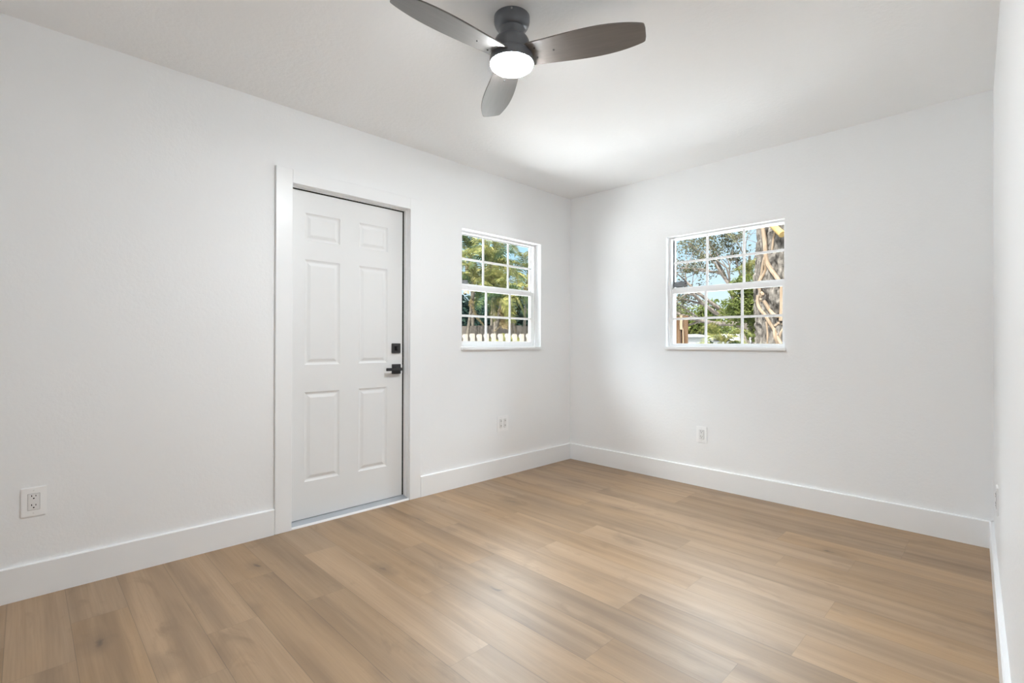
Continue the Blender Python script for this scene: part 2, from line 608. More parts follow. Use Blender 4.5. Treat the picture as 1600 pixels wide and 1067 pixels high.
m = MB()                                           # jamb lining the opening
m.box(-T, 0.0, D_Y0, JY0, 0, D_Z)
m.box(-T, 0.0, JY1, D_Y1, 0, D_Z)
m.box(-T, 0.0, JY0, JY1, JZ, D_Z)
m.build('jamb', MAT['trim'], door)
m = MB()                                           # stop bead standing proud of the jamb
m.box(-0.060, -0.034, JY0, JY0 + 0.003, 0.02, JZ)
m.box(-0.060, -0.034, JY1 - 0.003, JY1, 0.02, JZ)
m.box(-0.060, -0.034, JY0, JY1, JZ - 0.003, JZ)
m.build('stop_bead', MAT['trim'], door)
m = MB()                                           # weatherstrip in the gap
m.box(-0.095, -0.067, SY1, JY1, SZ0, JZ)
m.box(-0.095, -0.067, JY0, SY0, SZ0, JZ)
m.box(-0.095, -0.067, SY0, SY1, SZ1, JZ)
m.build('weatherstrip', MAT['rubber'], door)
m = MB()                                           # flat casing around the door
CT = 0.017
m.box(0, CT, -2.670, -2.578, 0, 2.094)
m.box(0, CT, -1.781, -1.690, 0, 2.094)
m.box(0, CT, -2.578, -1.781, 2.014, 2.094)
m.bevel(0.002, 1)
m.build('casing', MAT['trim'], door)
m = MB()
m.prism([(-0.12, JY0, 0.0), (-0.12, JY0, 0.020), (-0.048, JY0, 0.019), (0.000, JY0, 0.011), (0.000, JY0, 0.0)], (0, JY1 - JY0, 0))
m.build('threshold', MAT['alu'], door)['label'] = 'aluminium door threshold'
m = MB()
m.prism([(0.000, JY0, 0.0), (0.000, JY0, 0.0115), (0.007, JY0, 0.0095), (0.010, JY0, 0.0)], (0, JY1 - JY0, 0))
m.build('threshold_trim', MAT['trim'], door)

def deadbolt():
    cy, cz = -1.8465, 1.050
    h = 0.0335
    b = MB().box(FX, FX + 0.012, cy - h, cy + h, cz - h, cz + h).bevel(0.002, 2).build('deadbolt', MAT['black'], door)
    b['label'] = 'square black deadbolt plate'
    q = MB().box(FX + 0.012, FX + 0.0135, cy - 0.015, cy + 0.013, cz - 0.016, cz + 0.013).build('keyhole_recess', MAT['black2'], b)
    MB().box(FX + 0.0135, FX + 0.030, cy - 0.003, cy + 0.003, cz - 0.014, cz + 0.012).bevel(0.001, 1).build('thumb_turn', MAT['black'], b)
deadbolt()

def lever():
    cy, cz = -1.8435, 0.906
    h = 0.034
    b = MB().box(FX, FX + 0.010, cy - h, cy + h, cz - h, cz + h).bevel(0.002, 2).build('lever_handle', MAT['black'], door)
    b['label'] = 'black square lever handle'
    mm = MB()
    mm.tube([(FX + 0.010, cy + 0.004, cz), (FX + 0.046, cy + 0.004, cz)], 0.0115, 20)
    mm.build('spindle', MAT['black'], b, smooth=True)
    mm = MB()
    mm.box(FX + 0.040, FX + 0.054, cy - 0.100, cy + 0.018, cz - 0.0105, cz + 0.0105).bevel(0.002, 2)
    mm.build('lever', MAT['black'], b)
lever()
m = MB()
m.box(FX - 0.02, FX - 0.0005, SY1, SY1 + 0.003, 0.875, 0.935)
m.build('strike_latch', MAT['screw'], door)

# ------------------------------------------------------------------ windows
def window(idx, op, mp, label, geo):
    """op: opening (u0,u1,z0,z1) ; mp(u,d,z) maps to the world ; d = depth outwards"""
    u0, u1, z0, z1 = op
    sill_t = geo['sill_top']
    root = empty('window_%d' % idx)
    tag(root, label, 'window', kind='structure')
    def bx(mb, ua, ub, da, db, za, zb):
        p, q = mp(ua, da, za), mp(ub, db, zb)
        mb.box(min(p[0], q[0]), max(p[0], q[0]), min(p[1], q[1]), max(p[1], q[1]), za, zb)
    df = geo['frame_d']
    dl, du = geo['lower_d'], geo['upper_d']
    fw = geo['fw']
    # sill board: lies in the opening and nosing projects into the room
    s = MB()
    bx(s, u0, u1, 0.0, df + 0.02, z0, sill_t)
    bx(s, u0 - 0.012, u1 + 0.008, -0.022, 0.0, z0, sill_t)
    s.bevel(0.003, 2)
    s.build('window_sill', MAT['sill'], root)
    f = MB()
    d1 = T - 0.004
    bx(f, u0, u0 + fw, df, d1, sill_t, z1)
    bx(f, u1 - fw, u1, df, d1, sill_t, z1)
    bx(f, u0 + fw, u1 - fw, df, d1, z1 - geo['head'], z1)
    bx(f, u0 + fw, u1 - fw, df, d1, sill_t, sill_t + 0.010)
    f.build('window_frame', MAT['vinyl'], root)
    def sash(name, g, da, th, munt, back_shift):
        gu0, gu1, gz0, gz1, ru0, ru1, rz0, rz1 = g
        a = MB()
        bx(a, ru0, gu0, da, da + th, rz0, rz1)
        bx(a, gu1, ru1, da, da + th, rz0, rz1)
        bx(a, gu0, gu1, da, da + th, rz0, gz0)
        bx(a, gu0, gu1, da, da + th, gz1, rz1)
        so = a.build(name, MAT['vinyl'], root)
        c = MB()
        mid = da + th * 0.5
        bx(c, gu0, gu1, mid - 0.002, mid + 0.002, gz0, gz1)
        c.build('glass_pane', MAT['glass'], so)
        for uu in munt[0]:
            c = MB()
            bx(c, uu - 0.0085, uu + 0.0085, mid - 0.010, mid - 0.0022, gz0, gz1)
            c.build('muntin', MAT['vinyl'], so)
        c = MB()
        bx(c, gu0, gu1, mid - 0.0105, mid - 0.0022, munt[1] - 0.0085, munt[1] + 0.0085)
        c.build('muntin', MAT['vinyl'], so)
        return so, mid
    up, mid = sash('upper_sash', geo['upper'], du, 0.026, geo['um'], 0)
    # dark grey maker's label in the lower corner of the upper pane
    la = geo['label']
    c = MB()
    bx(c, la[0], la[1], mid - 0.0030, mid - 0.0021, la[2], la[3])
    lo = c.build('glass_label', MAT['label'], up)
    c = MB()
    hh = (la[3] - la[2])
    for k in range(3):
        zz = la[2] + hh * (0.22 + 0.26 * k)
        bx(c, la[0] + 0.006, la[1] - 0.006 - 0.012 * (k % 2), mid - 0.0034, mid - 0.0031, zz, zz + hh * 0.10)
    c.build('glass_label_print', MAT['label_ink'], up)
    low, mid = sash('lower_sash', geo['lower'], dl, 0.024, geo['lm'], 0)
    # lift rail lip and two latches on the lower sash
    g = geo['lower']
    c = MB()
    bx(c, g[4] + 0.05, g[5] - 0.05, dl - 0.008, dl, g[6] + 0.006, g[6] + 0.012)
    c.build('lift_rail', MAT['vinyl'], low)
    for uu in (g[4] + 0.12, g[5] - 0.12):
        c = MB()
        bx(c, uu - 0.022, uu + 0.022, dl - 0.006, dl, g[7] - 0.014, g[7] - 0.004)
        c.build('sash_latch', MAT['vinyl'], low)
    return root

window(1, W1, lambda a, dd, z: (-dd, a, z), 'white sash window beside the door, palms and fences outside',
       dict(sill_top=1.055, frame_d=0.066, lower_d=0.074, upper_d=0.100, fw=0.022, head=0.016,
            lower=(-1.260, -0.471, 1.102, 1.505, -1.291, -0.440, 1.065, 1.540), lm=((-0.997, -0.725), 1.302),
            upper=(-1.287, -0.445, 1.557, 1.948, -1.300, -0.431, 1.530, 1.956), um=((-1.006, -0.722), 1.753),
            label=(-1.285, -1.164, 1.559, 1.588)))
window(2, W2, lambda a, dd, z: (a, dd, z), 'white sash window in the far wall, vine-covered trunk outside',
       dict(sill_top=1.063, frame_d=0.048, lower_d=0.056, upper_d=0.082, fw=0.018, head=0.012,
            lower=(1.013, 1.824, 1.088, 1.489, 1.000, 1.838, 1.073, 1.525), lm=((1.281, 1.552), 1.286),
            upper=(1.000, 1.838, 1.540, 1.936, 0.990, 1.848, 1.515, 1.943), um=((1.279, 1.554), 1.742),
            label=(1.002, 1.112, 1.545, 1.589)))

# ------------------------------------------------------------------ outlets
def local_frame(origin, right, normal):
    R = Vector(right).normalized()
    Nn = Vector(normal).normalized()
    U = Vector((0, 0, 1))
    M = Matrix((R, Nn, U)).transposed().to_4x4()
    M.translation = Vector(origin)
    return M

def rounded_plate(w, h, t, name, m, parent=None, y0=0.0, bev=0.002):
    return MB().box(-w/2, w/2, y0, y0 + t, -h/2, h/2).bevel(bev, 2).build(name, m, parent)

def outlet(origin, right, normal, w, h, gangs, label, style):
    root = empty('wall_outlet')
    root.matrix_world = local_frame(origin, right, normal)
    tag(root, label, 'outlet')
    rounded_plate(w, h, 0.006, 'cover_plate', MAT['plate'], root)
    for gi in range(gangs):
        cx = (gi - (gangs - 1) / 2) * 0.046
        gw = 0.036 if style != 'twin' else 0.026
        gh = 0.068
        g = MB().box(cx - gw/2 - 0.0012, cx + gw/2 + 0.0012, 0.006, 0.0063, -gh/2 - 0.0012, gh/2 + 0.0012).build('plate_opening', MAT['groove'], root)
        rec = MB().box(cx - gw/2, cx + gw/2, 0.0063, 0.0085, -gh/2, gh/2).bevel(0.0008, 1).build('receptacle', MAT['plate_inner'], root)
        for s in (1, -1):
            cz = s * 0.0195 + 0.002
            if style == 'twin':
                MB().box(cx - 0.0055, cx + 0.0055, 0.0085, 0.0092, cz - 0.006, cz + 0.006).build('socket_opening', MAT['socket_grey'], rec)
            else:
                for (sxx, hh) in ((-0.0065, 0.0075), (0.0065, 0.0062)):
                    MB().box(cx + sxx - 0.0013, cx + sxx + 0.0013, 0.0085, 0.0090, cz + 0.001, cz + 0.001 + hh).build('socket_slot', MAT['slot'], rec)
                q = MB().lathe([(0.0, 0.0), (0.0027, 0.0), (0.0027, 0.0006), (0.0, 0.0006)], 14)
                bmesh.ops.rotate(q.bm, verts=q.bm.verts, cent=(0, 0, 0), matrix=Matrix.Rotation(-PI/2, 3, 'X'))
                bmesh.ops.translate(q.bm, verts=q.bm.verts, vec=(cx, 0.0085, cz - 0.0065))
                q.build('ground_hole', MAT['slot'], rec)
        for s in (1, -1):
            q = MB().lathe([(0.0, 0.0), (0.003, 0.0), (0.0026, 0.0010), (0.0, 0.0012)], 14)
            bmesh.ops.rotate(q.bm, verts=q.bm.verts, cent=(0, 0, 0), matrix=Matrix.Rotation(-PI/2, 3, 'X'))
            bmesh.ops.translate(q.bm, verts=q.bm.verts, vec=(cx, 0.006, s * 0.048))
            q.build('plate_screw', MAT['plate_inner'], root)
    return root

outlet((0, -3.650, 0.4045), (0, 1, 0), (1, 0, 0), 0.081, 0.124, 1, 'white wall outlet with dark socket holes, left of the door', 'duplex')
outlet((0, -0.883, 0.429), (0, 1, 0), (1, 0, 0), 0.128, 0.126, 2, 'wide white double wall plate under the window by the door', 'twin')
outlet((1.2785, 0, 0.395), (1, 0, 0), (0, -1, 0), 0.083, 0.122, 1, 'white wall outlet under the window in the far wall', 'duplex')
ry = -0.72
outlet((wrx(ry), ry, 0.423), (WRK, -1, 0), (-1, -WRK, 0), 0.080, 0.118, 1, 'white wall outlet seen edge-on on the right wall', 'duplex')

# ------------------------------------------------------------------ ceiling fan
FC = Vector((1.472, -2.233, 0))
fan = empty('ceiling_fan', (FC.x, FC.y, H))
tag(fan, 'dark grey three-blade ceiling fan with a glowing round light', 'ceiling fan')
def z_(v): return v - H
MB().lathe([(0.0, z_(2.45)), (0.0745, z_(2.45)), (0.0748, z_(2.433)), (0.0735, z_(2.424)), (0.069, z_(2.412)), (0.062, z_(2.402)), (0.052, z_(2.395)), (0.0, z_(2.393))], 72).build('canopy', MAT['fan'], fan, smooth=True)
MB().lathe([(0.0, z_(2.400)), (0.056, z_(2.400)), (0.050, z_(2.385)), (0.047, z_(2.368)), (0.047, z_(2.355)), (0.0, z_(2.355))], 72).build('neck', MAT['fan'], fan, smooth=True)
MB().lathe([(0.0, z_(2.366)), (0.050, z_(2.366)), (0.060, z_(2.363)), (0.068, z_(2.357)), (0.0735, z_(2.346)), (0.0750, z_(2.335)), (0.0755, z_(2.312)), (0.0765, z_(2.298)), (0.0, z_(2.298))], 72).build('motor_housing', MAT['fan'], fan, smooth=True)
MB().lathe([(0.0, z_(2.299)), (0.0765, z_(2.299)), (0.086, z_(2.295)), (0.0900, z_(2.288)), (0.0915, z_(2.275)), (0.0925, z_(2.262)), (0.0925, z_(2.2545)), (0.0900, z_(2.2535)), (0.0, z_(2.256))], 72).build('light_ring', MAT['fan'], fan, smooth=True)
MB().lathe([(0.0, z_(2.257)), (0.0895, z_(2.257)), (0.0897, z_(2.2525)), (0.087, z_(2.246)), (0.080, z_(2.240)), (0.066, z_(2.235)), (0.043, z_(2.232)), (0.0, z_(2.231))], 72).build('light_lens', MAT['lens'], fan, smooth=True)
def screw(parent, loc, nrm, rad, mat, name='screw'):
    q = MB().lathe([(0.0, 0.0), (rad, 0.0), (rad * 0.85, rad * 0.5), (rad * 0.4, rad * 0.75), (0.0, rad * 0.8)], 12)
    o = q.build(name, mat, parent, smooth=True)
    o.rotation_euler = Vector(nrm).to_track_quat('Z', 'Y').to_euler()
    o.location = loc
    return o
for k in range(3):
    a = math.radians(-45 + 120 * k)
    screw(fan, (0.0745 * math.cos(a), 0.0745 * math.sin(a), z_(2.441)), (math.cos(a), math.sin(a), 0), 0.0042, MAT['screw'])

def blade_mesh():
    # outline in blade space: e along the blade, n across it
    def half(x):
        q = x / 0.54
        return 0.0605 - 0.0235 * q + 0.1972 * q * q - 0.1906 * q ** 3
    es = [0.072 + (0.528 - 0.072) * i / 28 for i in range(29)]
    up_ = [(x, half(x)) for x in es]
    tip = [(0.536, half(0.536) - 0.001), (0.5395, half(0.54) - 0.005), (0.5425, 0.02), (0.5425, -0.02), (0.5395, -half(0.54) + 0.005), (0.536, -half(0.536) + 0.001)]
    lo_ = [(x, -half(x)) for x in es[::-1]]
    root = [(0.086, -0.03), (0.090, 0.0), (0.086, 0.03)]
    poly = up_ + tip + lo_ + root
    m = MB()
    m.prism([(x, n, -0.003) for x, n in poly], (0, 0, 0.006))
    m.bevel(0.0012, 1)
    me = bpy.data.meshes.new('blade')
    bmesh.ops.recalc_face_normals(m.bm, faces=m.bm.faces)
    m.bm.to_mesh(me)
    m.bm.free()
    me.materials.append(MAT['blade'])
    return me
bme = blade_mesh()
arm = MB().box(0.060, 0.150, -0.030, 0.030, 0.003, 0.009).bevel(0.002, 1)
arm_me = bpy.data.meshes.new('blade_iron')
arm.bm.to_mesh(arm_me)
arm.bm.free()
arm_me.materials.append(MAT['fan'])
for k in range(3):
    b = bpy.data.objects.new('blade', bme)
    COL.objects.link(b)
    b.parent = fan
    a = math.radians(26.93 + 120 * k)
    b.matrix_local = Matrix.Translation((0, 0, z_(2.2832))) @ Matrix.Rotation(a, 4, 'Z') @ Matrix.Rotation(math.atan(-0.2042), 4, 'X')
    ir = bpy.data.objects.new('blade_iron', arm_me)
    COL.objects.link(ir)
    ir.parent = b
    for (e, n) in ((0.106, -0.029), (0.106, 0.022), (0.180, -0.002)):
        screw(b, (e, n, -0.003), (0, 0, -1), 0.0042, MAT['screw_dark'])

# ------------------------------------------------------------------ outside
GZ = -0.15
MAT['bounce_ground'] = paint('pale_bounce_ground', (0.42, 0.42, 0.42), 0.9, 0.1, var=0.08, vscale=1.5)
MAT['picket'] = wood('pale_raw_picket', (0.0725, 0.0608, 0.0491), (0.0936, 0.0842, 0.0725), (40, 40, 3), 0.85, 0.02)
MAT['greyboard'] = wood('weathered_grey_board', (0.0234, 0.0193, 0.0158), (0.0421, 0.0363, 0.0304), (30, 30, 2), 0.9, 0.02)
MAT['brownboard'] = wood('brown_stained_board', (0.0281, 0.0152, 0.0082), (0.0468, 0.0293, 0.0176), (40, 40, 3), 0.85, 0.02)
MAT['rope'] = paint('pale_tan_strap', (0.0938, 0.0700, 0.0475), 0.8, 0.02)
MAT['bark'] = wood('grey_bark', (0.0070, 0.0058, 0.0050), (0.058, 0.051, 0.044), (11, 11, 6), 0.95, 0.02)
MAT['vine'] = wood('tan_vine', (0.0527, 0.0363, 0.0234), (0.0796, 0.0608, 0.0445), (20, 20, 4), 0.85, 0.02)
MAT['cutwood'] = wood('fresh_cut_wood', (0.0842, 0.0538, 0.0199), (0.0995, 0.0725, 0.0328), (10, 10, 10), 0.8, 0.02)
MAT['oakbark'] = wood('oak_bark', (0.0234, 0.0199, 0.0164), (0.0585, 0.0491, 0.0421), (12, 12, 4), 0.95, 0.02)
MAT['palmtrunk'] = wood('palm_trunk', (0.0293, 0.0246, 0.0187), (0.0527, 0.0445, 0.0351), (6, 6, 25), 0.9, 0.02)
MAT['palmleaf'] = leaf_mat('palm_leaf', (0.006, 0.01, 0.003), (0.045, 0.047, 0.013), (0.13, 0.11, 0.042), 3.5)  # darkest tone of the green leaf mixes also paints shade among leaves
MAT['palmshade'] = leaf_mat('palm_leaf_shaded', (0.0025, 0.006, 0.0035), (0.012, 0.022, 0.009), (0.045, 0.05, 0.018), 4.0)  # darker copy of the palm leaf, paints the shaded gaps between fronds
MAT['deadleaf'] = leaf_mat('dry_palm_leaf', (0.055, 0.038, 0.016), (0.1, 0.072, 0.034), (0.15, 0.115, 0.062), 5.0)
MAT['hedgeleaf'] = leaf_mat('dark_hedge_leaf', (0.0016, 0.0042, 0.0034), (0.0055, 0.012, 0.0095), (0.02, 0.031, 0.018), 3.0, 0.2)
MAT['oakleaf'] = leaf_mat('oak_leaf', (0.007, 0.0075, 0.004), (0.028, 0.028, 0.015), (0.068, 0.062, 0.037), 3.0)
MAT['brightleaf'] = leaf_mat('bright_tree_leaf', (0.006, 0.01, 0.003), (0.032, 0.04, 0.01), (0.088, 0.084, 0.029), 1.5)
MAT['whitewall'] = paint('white_house_wall', (0.1000, 0.1000, 0.0975), 0.8, 0.2)
MAT['whiteroof'] = paint('white_metal_roof', (0.1100, 0.1100, 0.1087), 0.6, 0.3)
MAT['shade'] = paint('dark_eave_gap_shade', (0.08, 0.08, 0.085), 0.8, 0.02)
MAT['bluegrey'] = leaf_mat('grey_shrub_leaf', (0.0216, 0.0252, 0.0270), (0.0432, 0.0485, 0.0503), (0.0755, 0.0809, 0.0809), 5.0)

m = MB()
m.box(-45, 40, -14, 60, GZ - 0.2, GZ)  # out-of-view yard ground, coloured pale to bounce light up to the ceiling
structure(m.build('ground', MAT['bounce_ground']), 'pale unseen yard ground that bounces light in through the windows', 'ground')

CAMP = Vector((2.94458, -3.67899, 1.08805))
AX_D = Vector((-0.7121, 0.7021, 0))
AX_R = Vector((0.7021, 0.7121, 0))
YROT = math.atan2(AX_R.y, AX_R.x)       # yard fences run along this direction
def yard(fwd, side, z=None):
    p = CAMP + AX_D * fwd + AX_R * side
    p.z = GZ if z is None else z
    return p

# pale picket fence near the house
pf = empty('picket_fence', yard(8.0, -0.3), YROT)
tag(pf, 'pale raw wood picket fence outside the window by the door', 'fence')
def picket_mesh():
    hgt = 1.39
    m = MB()
    prof = [(-0.040, 0), (0.040, 0), (0.040, hgt - 0.02), (0.030, hgt), (-0.030, hgt), (-0.050, hgt - 0.025), (-0.050, hgt - 0.045), (-0.036, hgt - 0.07), (-0.034, hgt - 0.10), (-0.040, hgt - 0.14)]
    m.prism([(x, -0.009, z) for x, z in prof], (0, 0.018, 0))
    bmesh.ops.recalc_face_normals(m.bm, faces=m.bm.faces)
    me = bpy.data.meshes.new('picket')
    m.bm.to_mesh(me)
    m.bm.free()
    me.materials.append(MAT['picket'])
    return me
pme = picket_mesh()
for i in range(-30, 20):
    o = bpy.data.objects.new('picket', pme)
    COL.objects.link(o)
    o.parent = pf
    o.location = (i * 0.114, 0, random.uniform(-0.008, 0.008) + 0.0011 * i)
for zz in (0.30, 1.02):
    MB().box(-3.5, 2.25, 0.010, 0.045, zz, zz + 0.085).build('rail', MAT['picket'], pf)
for xx in (-3.4, -1.0, 1.25):
    MB().box(xx - 0.04, xx + 0.04, 0.046, 0.126, 0, 1.25).build('post', MAT['picket'], pf)

# weathered board fence at the back of the yard
gf = empty('board_fence', yard(13.0, -0.4), YROT)
tag(gf, 'weathered grey board fence behind the pale pickets', 'fence')
for i in range(-44, 22):
    MB().box(i * 0.146 - 0.0705, i * 0.146 + 0.0705, -0.01, 0.01, 0, 1.69 + random.uniform(-0.012, 0.012)).build('board', MAT['greyboard'], gf)
for zz in (0.3, 1.3):
    MB().box(-6.5, 3.15, 0.011, 0.05, zz, zz + 0.09).build('rail', MAT['greyboard'], gf)
for xx in (-6.2, -4.8, -2.4, 0, 2.4):
    MB().box(xx - 0.05, xx + 0.05, 0.051, 0.15, 0, 1.6).build('post', MAT['greyboard'], gf)

# leaf clouds ---------------------------------------------------------------
def leaf_cloud(rng, blobs, n, size, aspect=0.5):
    """blobs: (centre, radii, weight)"""
    v, f = [], []
    tw = sum(b[2] for b in blobs)
    for c, rad, wt in blobs:
        for _ in range(int(n * wt / tw)):
            q = Vector((rng.gauss(0, 1), rng.gauss(0, 1), rng.gauss(0, 1))).normalized() * (rng.random() ** 0.45)
            p = Vector((c[0] + q.x * rad[0], c[1] + q.y * rad[1], c[2] + q.z * rad[2]))
            a = Vector((rng.gauss(0, 1), rng.gauss(0, 1), rng.gauss(0, 0.8))).normalized()
            b = a.cross(Vector((rng.gauss(0, 1), rng.gauss(0, 1), rng.gauss(0, 1)))).normalized()
            s = size * rng.uniform(0.6, 1.3)
            k = len(v)
            cc = a.cross(b) * s * 0.12
            v += [p - a * s * 0.5, p + b * s * aspect * 0.5 + cc, p + a * s * 0.5, p - b * s * aspect * 0.5 + cc]
            f += [(k, k+1, k+2, k+3)]
    return [tuple(x) for x in v], f

# palms ---------------------------------------------------------------------
def frond_mesh(name, L, rise, droop, n, leaf_len, hang, mat, seed):
    rng = random.Random(seed)
    m = MB()
    def pt(t):
        x = L * (t - 0.25 * droop * t * t)
        z = rise * L * math.sin(t * 1.6) - droop * L * t ** 2.4
        return Vector((x, 0, z))
    pts = [pt(i / 12) for i in range(13)]
    m.tube(pts, [0.022 * (1 - 0.85 * i / 12) for i in range(13)], 5)
    bm = m.bm
    for i in range(n):
        t = 0.16 + 0.84 * i / (n - 1)
        p = pt(t)
        tg = (pt(min(1, t + 0.02)) - pt(t - 0.02)).normalized()
        ll = leaf_len * (0.45 + 0.9 * math.sin(PI * (0.12 + 0.80 * t))) * rng.uniform(0.85, 1.1)
        for s in (1, -1):
            dv = (tg * rng.uniform(0.45, 0.75) + Vector((0, s, 0)) * 0.85 + Vector((0, 0, rng.uniform(0.05, 0.45)))).normalized()
            p1 = p + dv * ll * 0.5
            p2 = p1 + (dv + Vector((0, 0, -hang))).normalized() * ll * 0.5
            wv = tg * 0.022
            a = [bm.verts.new(p - wv * 0.7), bm.verts.new(p + wv * 0.7), bm.verts.new(p1 + wv), bm.verts.new(p1 - wv), bm.verts.new(p2)]
            bm.faces.new([a[0], a[1], a[2], a[3]])
            bm.faces.new([a[3], a[2], a[4]])
    me = bpy.data.meshes.new(name)
    bm.to_mesh(me)
    bm.free()
    me.materials.append(mat)
    return me
FR = [frond_mesh('frond', 2.1, 0.42, 0.62, 44, 0.52, 0.9, MAT['palmleaf'], 1),
      frond_mesh('frond', 1.9, 0.62, 0.45, 42, 0.48, 0.8, MAT['palmleaf'], 2),
      frond_mesh('frond', 2.0, 0.25, 0.80, 42, 0.52, 1.3, MAT['palmleaf'], 3),
      frond_mesh('frond', 2.0, 0.40, 0.60, 42, 0.50, 1.0, MAT['palmshade'], 4)]
DEAD = frond_mesh('dead_frond', 1.25, 0.05, 0.95, 30, 0.34, 2.2, MAT['deadleaf'], 5)

def palm(fwd, side, crown_z, label, seed, nf=15, ndead=2, scale=1.0, dark=3, lean=0.25, kinds=(0, 1, 2), group='palm trees beyond the pickets'):
    rng = random.Random(seed)
    base = yard(fwd, side)
    root = empty('palm_tree', base)
    tag(root, label, 'palm tree', group)
    hz = crown_z - GZ
    la = rng.uniform(0, 2 * PI)
    top = Vector((lean * math.cos(la), lean * math.sin(la), hz))
    pts = [Vector((top.x * t * t, top.y * t * t, hz * t)) for t in [i / 8 for i in range(9)]]
    MB().tube(pts, [0.05 - 0.015 * i / 8 for i in range(9)], 9).build('trunk', MAT['palmtrunk'], root, smooth=True)
    for i in range(nf):
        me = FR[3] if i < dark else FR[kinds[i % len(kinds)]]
        o = bpy.data.objects.new('frond', me)
        COL.objects.link(o)
        o.parent = root
        az = i * 2.399 + rng.uniform(-0.25, 0.25)
        tilt = rng.uniform(-0.75, 0.55)
        o.matrix_local = Matrix.Translation(top) @ Matrix.Rotation(az, 4, 'Z') @ Matrix.Rotation(tilt, 4, 'Y') @ Matrix.Rotation(rng.uniform(-0.5, 0.5), 4, 'X') @ Matrix.Scale(scale * rng.uniform(0.8, 1.1), 4)
    for i in range(ndead):
        o = bpy.data.objects.new('dead_frond', DEAD)
        COL.objects.link(o)
        o.parent = root
        az = rng.uniform(0, 2 * PI)
        o.matrix_local = Matrix.Translation(top - Vector((0, 0, 0.15))) @ Matrix.Rotation(az, 4, 'Z') @ Matrix.Rotation(1.0, 4, 'Y') @ Matrix.Scale(scale * rng.uniform(0.8, 1.1), 4)
    return root

def side_at(px, fwd): return (px - 800) / 771.56 * fwd
def zc(py, fwd): return CAMP.z + (536.0 - py) / 771.56 * fwd
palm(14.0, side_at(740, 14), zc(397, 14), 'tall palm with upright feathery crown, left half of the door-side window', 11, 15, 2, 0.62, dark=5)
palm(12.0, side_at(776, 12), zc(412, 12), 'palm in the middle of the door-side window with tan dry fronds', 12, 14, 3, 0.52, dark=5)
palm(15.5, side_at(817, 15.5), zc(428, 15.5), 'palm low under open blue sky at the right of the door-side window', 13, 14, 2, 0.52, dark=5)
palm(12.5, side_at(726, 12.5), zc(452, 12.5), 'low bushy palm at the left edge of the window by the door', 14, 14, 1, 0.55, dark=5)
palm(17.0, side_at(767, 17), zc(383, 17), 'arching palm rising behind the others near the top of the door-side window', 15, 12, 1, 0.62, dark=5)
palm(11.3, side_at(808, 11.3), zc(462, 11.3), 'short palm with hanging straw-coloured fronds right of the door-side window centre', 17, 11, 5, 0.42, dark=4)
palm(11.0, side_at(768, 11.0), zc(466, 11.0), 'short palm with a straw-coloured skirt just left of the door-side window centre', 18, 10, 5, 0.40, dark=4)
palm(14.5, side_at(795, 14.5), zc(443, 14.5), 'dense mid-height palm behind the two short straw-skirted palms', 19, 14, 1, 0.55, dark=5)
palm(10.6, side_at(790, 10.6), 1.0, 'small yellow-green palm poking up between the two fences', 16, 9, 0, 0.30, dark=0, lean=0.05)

def shrub(name, base, blobs, n, size, mat, label, cat, group, seed, stems=4, hstem=1.0, trunk=None, aspect=0.5):
    rng = random.Random(seed)
    root = empty(name, base)
    tag(root, label, cat, group)
    v, f = leaf_cloud(rng, blobs, n, size, aspect)
    pydata('foliage', v, f, mat, root)
    t = MB()
    for _ in range(stems):
        a = rng.uniform(0, 2 * PI)
        bl = rng.choice(blobs)
        e = Vector(bl[0])
        t.tube([(0.1 * math.cos(a), 0.1 * math.sin(a), 0), (e.x * 0.4, e.y * 0.4, e.z * 0.5), (e.x, e.y, e.z)], [0.05 * hstem, 0.035 * hstem, 0.01 * hstem], 6)
    t.build('stem', trunk or MAT['oakbark'], root)
    return root

# dark hedge standing behind the palms and the grey fence
hb = []
for i in range(19):
    sd_ = side_at(595 + 19 * i, 19.5) - side_at(766, 19.5)
    hh = 3.3 + 0.35 * math.sin(i * 2.3)
    p_ = AX_R * sd_ + AX_D * (0.4 * math.cos(i * 1.7))
    hb.append(((p_.x, p_.y, hh * 0.5), (0.75, 0.75, hh * 0.52), 1.0))
shrub('hedge', yard(19.5, side_at(766, 19.5)), hb, 30000, 0.22, MAT['hedgeleaf'], 'dark green hedge rising behind the grey board fence', 'hedge', None, 30, 9, 1.2)
# distant bushes behind the white house
shrub('distant_bush', yard(33.0, side_at(1100, 33.0)), [((0, 0, 1.4), (1.6, 1.2, 1.3), 1), ((1.2, 1.0, 1.2), (1.3, 1.0, 1.1), 1)], 2600, 0.28, MAT['brightleaf'], 'far green bush low on the horizon left of the white house', 'bush', None, 51, 4, 1.2)
shrub('distant_bush', yard(36.0, side_at(1165, 36.0)), [((0, 0, 1.8), (1.7, 1.3, 1.6), 1), ((1.2, 1.0, 1.4), (1.4, 1.1, 1.3), 1), ((-1.2, -1.1, 1.4), (1.3, 1.0, 1.3), 1)], 3600, 0.28, MAT['oakleaf'], 'far olive bush standing behind the white house roof', 'bush', None, 52, 4, 1.2)

fb = []
for i in range(11):
    sd_ = side_at(1225 + 42 * i, 32.0) - side_at(1400, 32.0)
    p_ = AX_R * sd_ + AX_D * (0.6 * math.cos(i * 1.9))
    hh = 3.0 + 0.7 * math.sin(i * 2.1)
    fb.append(((p_.x, p_.y, hh * 0.5), (1.5, 1.3, hh * 0.52), 1.0))
shrub('distant_hedge', yard(32.0, side_at(1400, 32.0)), fb, 9000, 0.28, MAT['brightleaf'], 'far green hedge beyond the vine-covered trunk', 'hedge', None, 53, 9, 1.2)

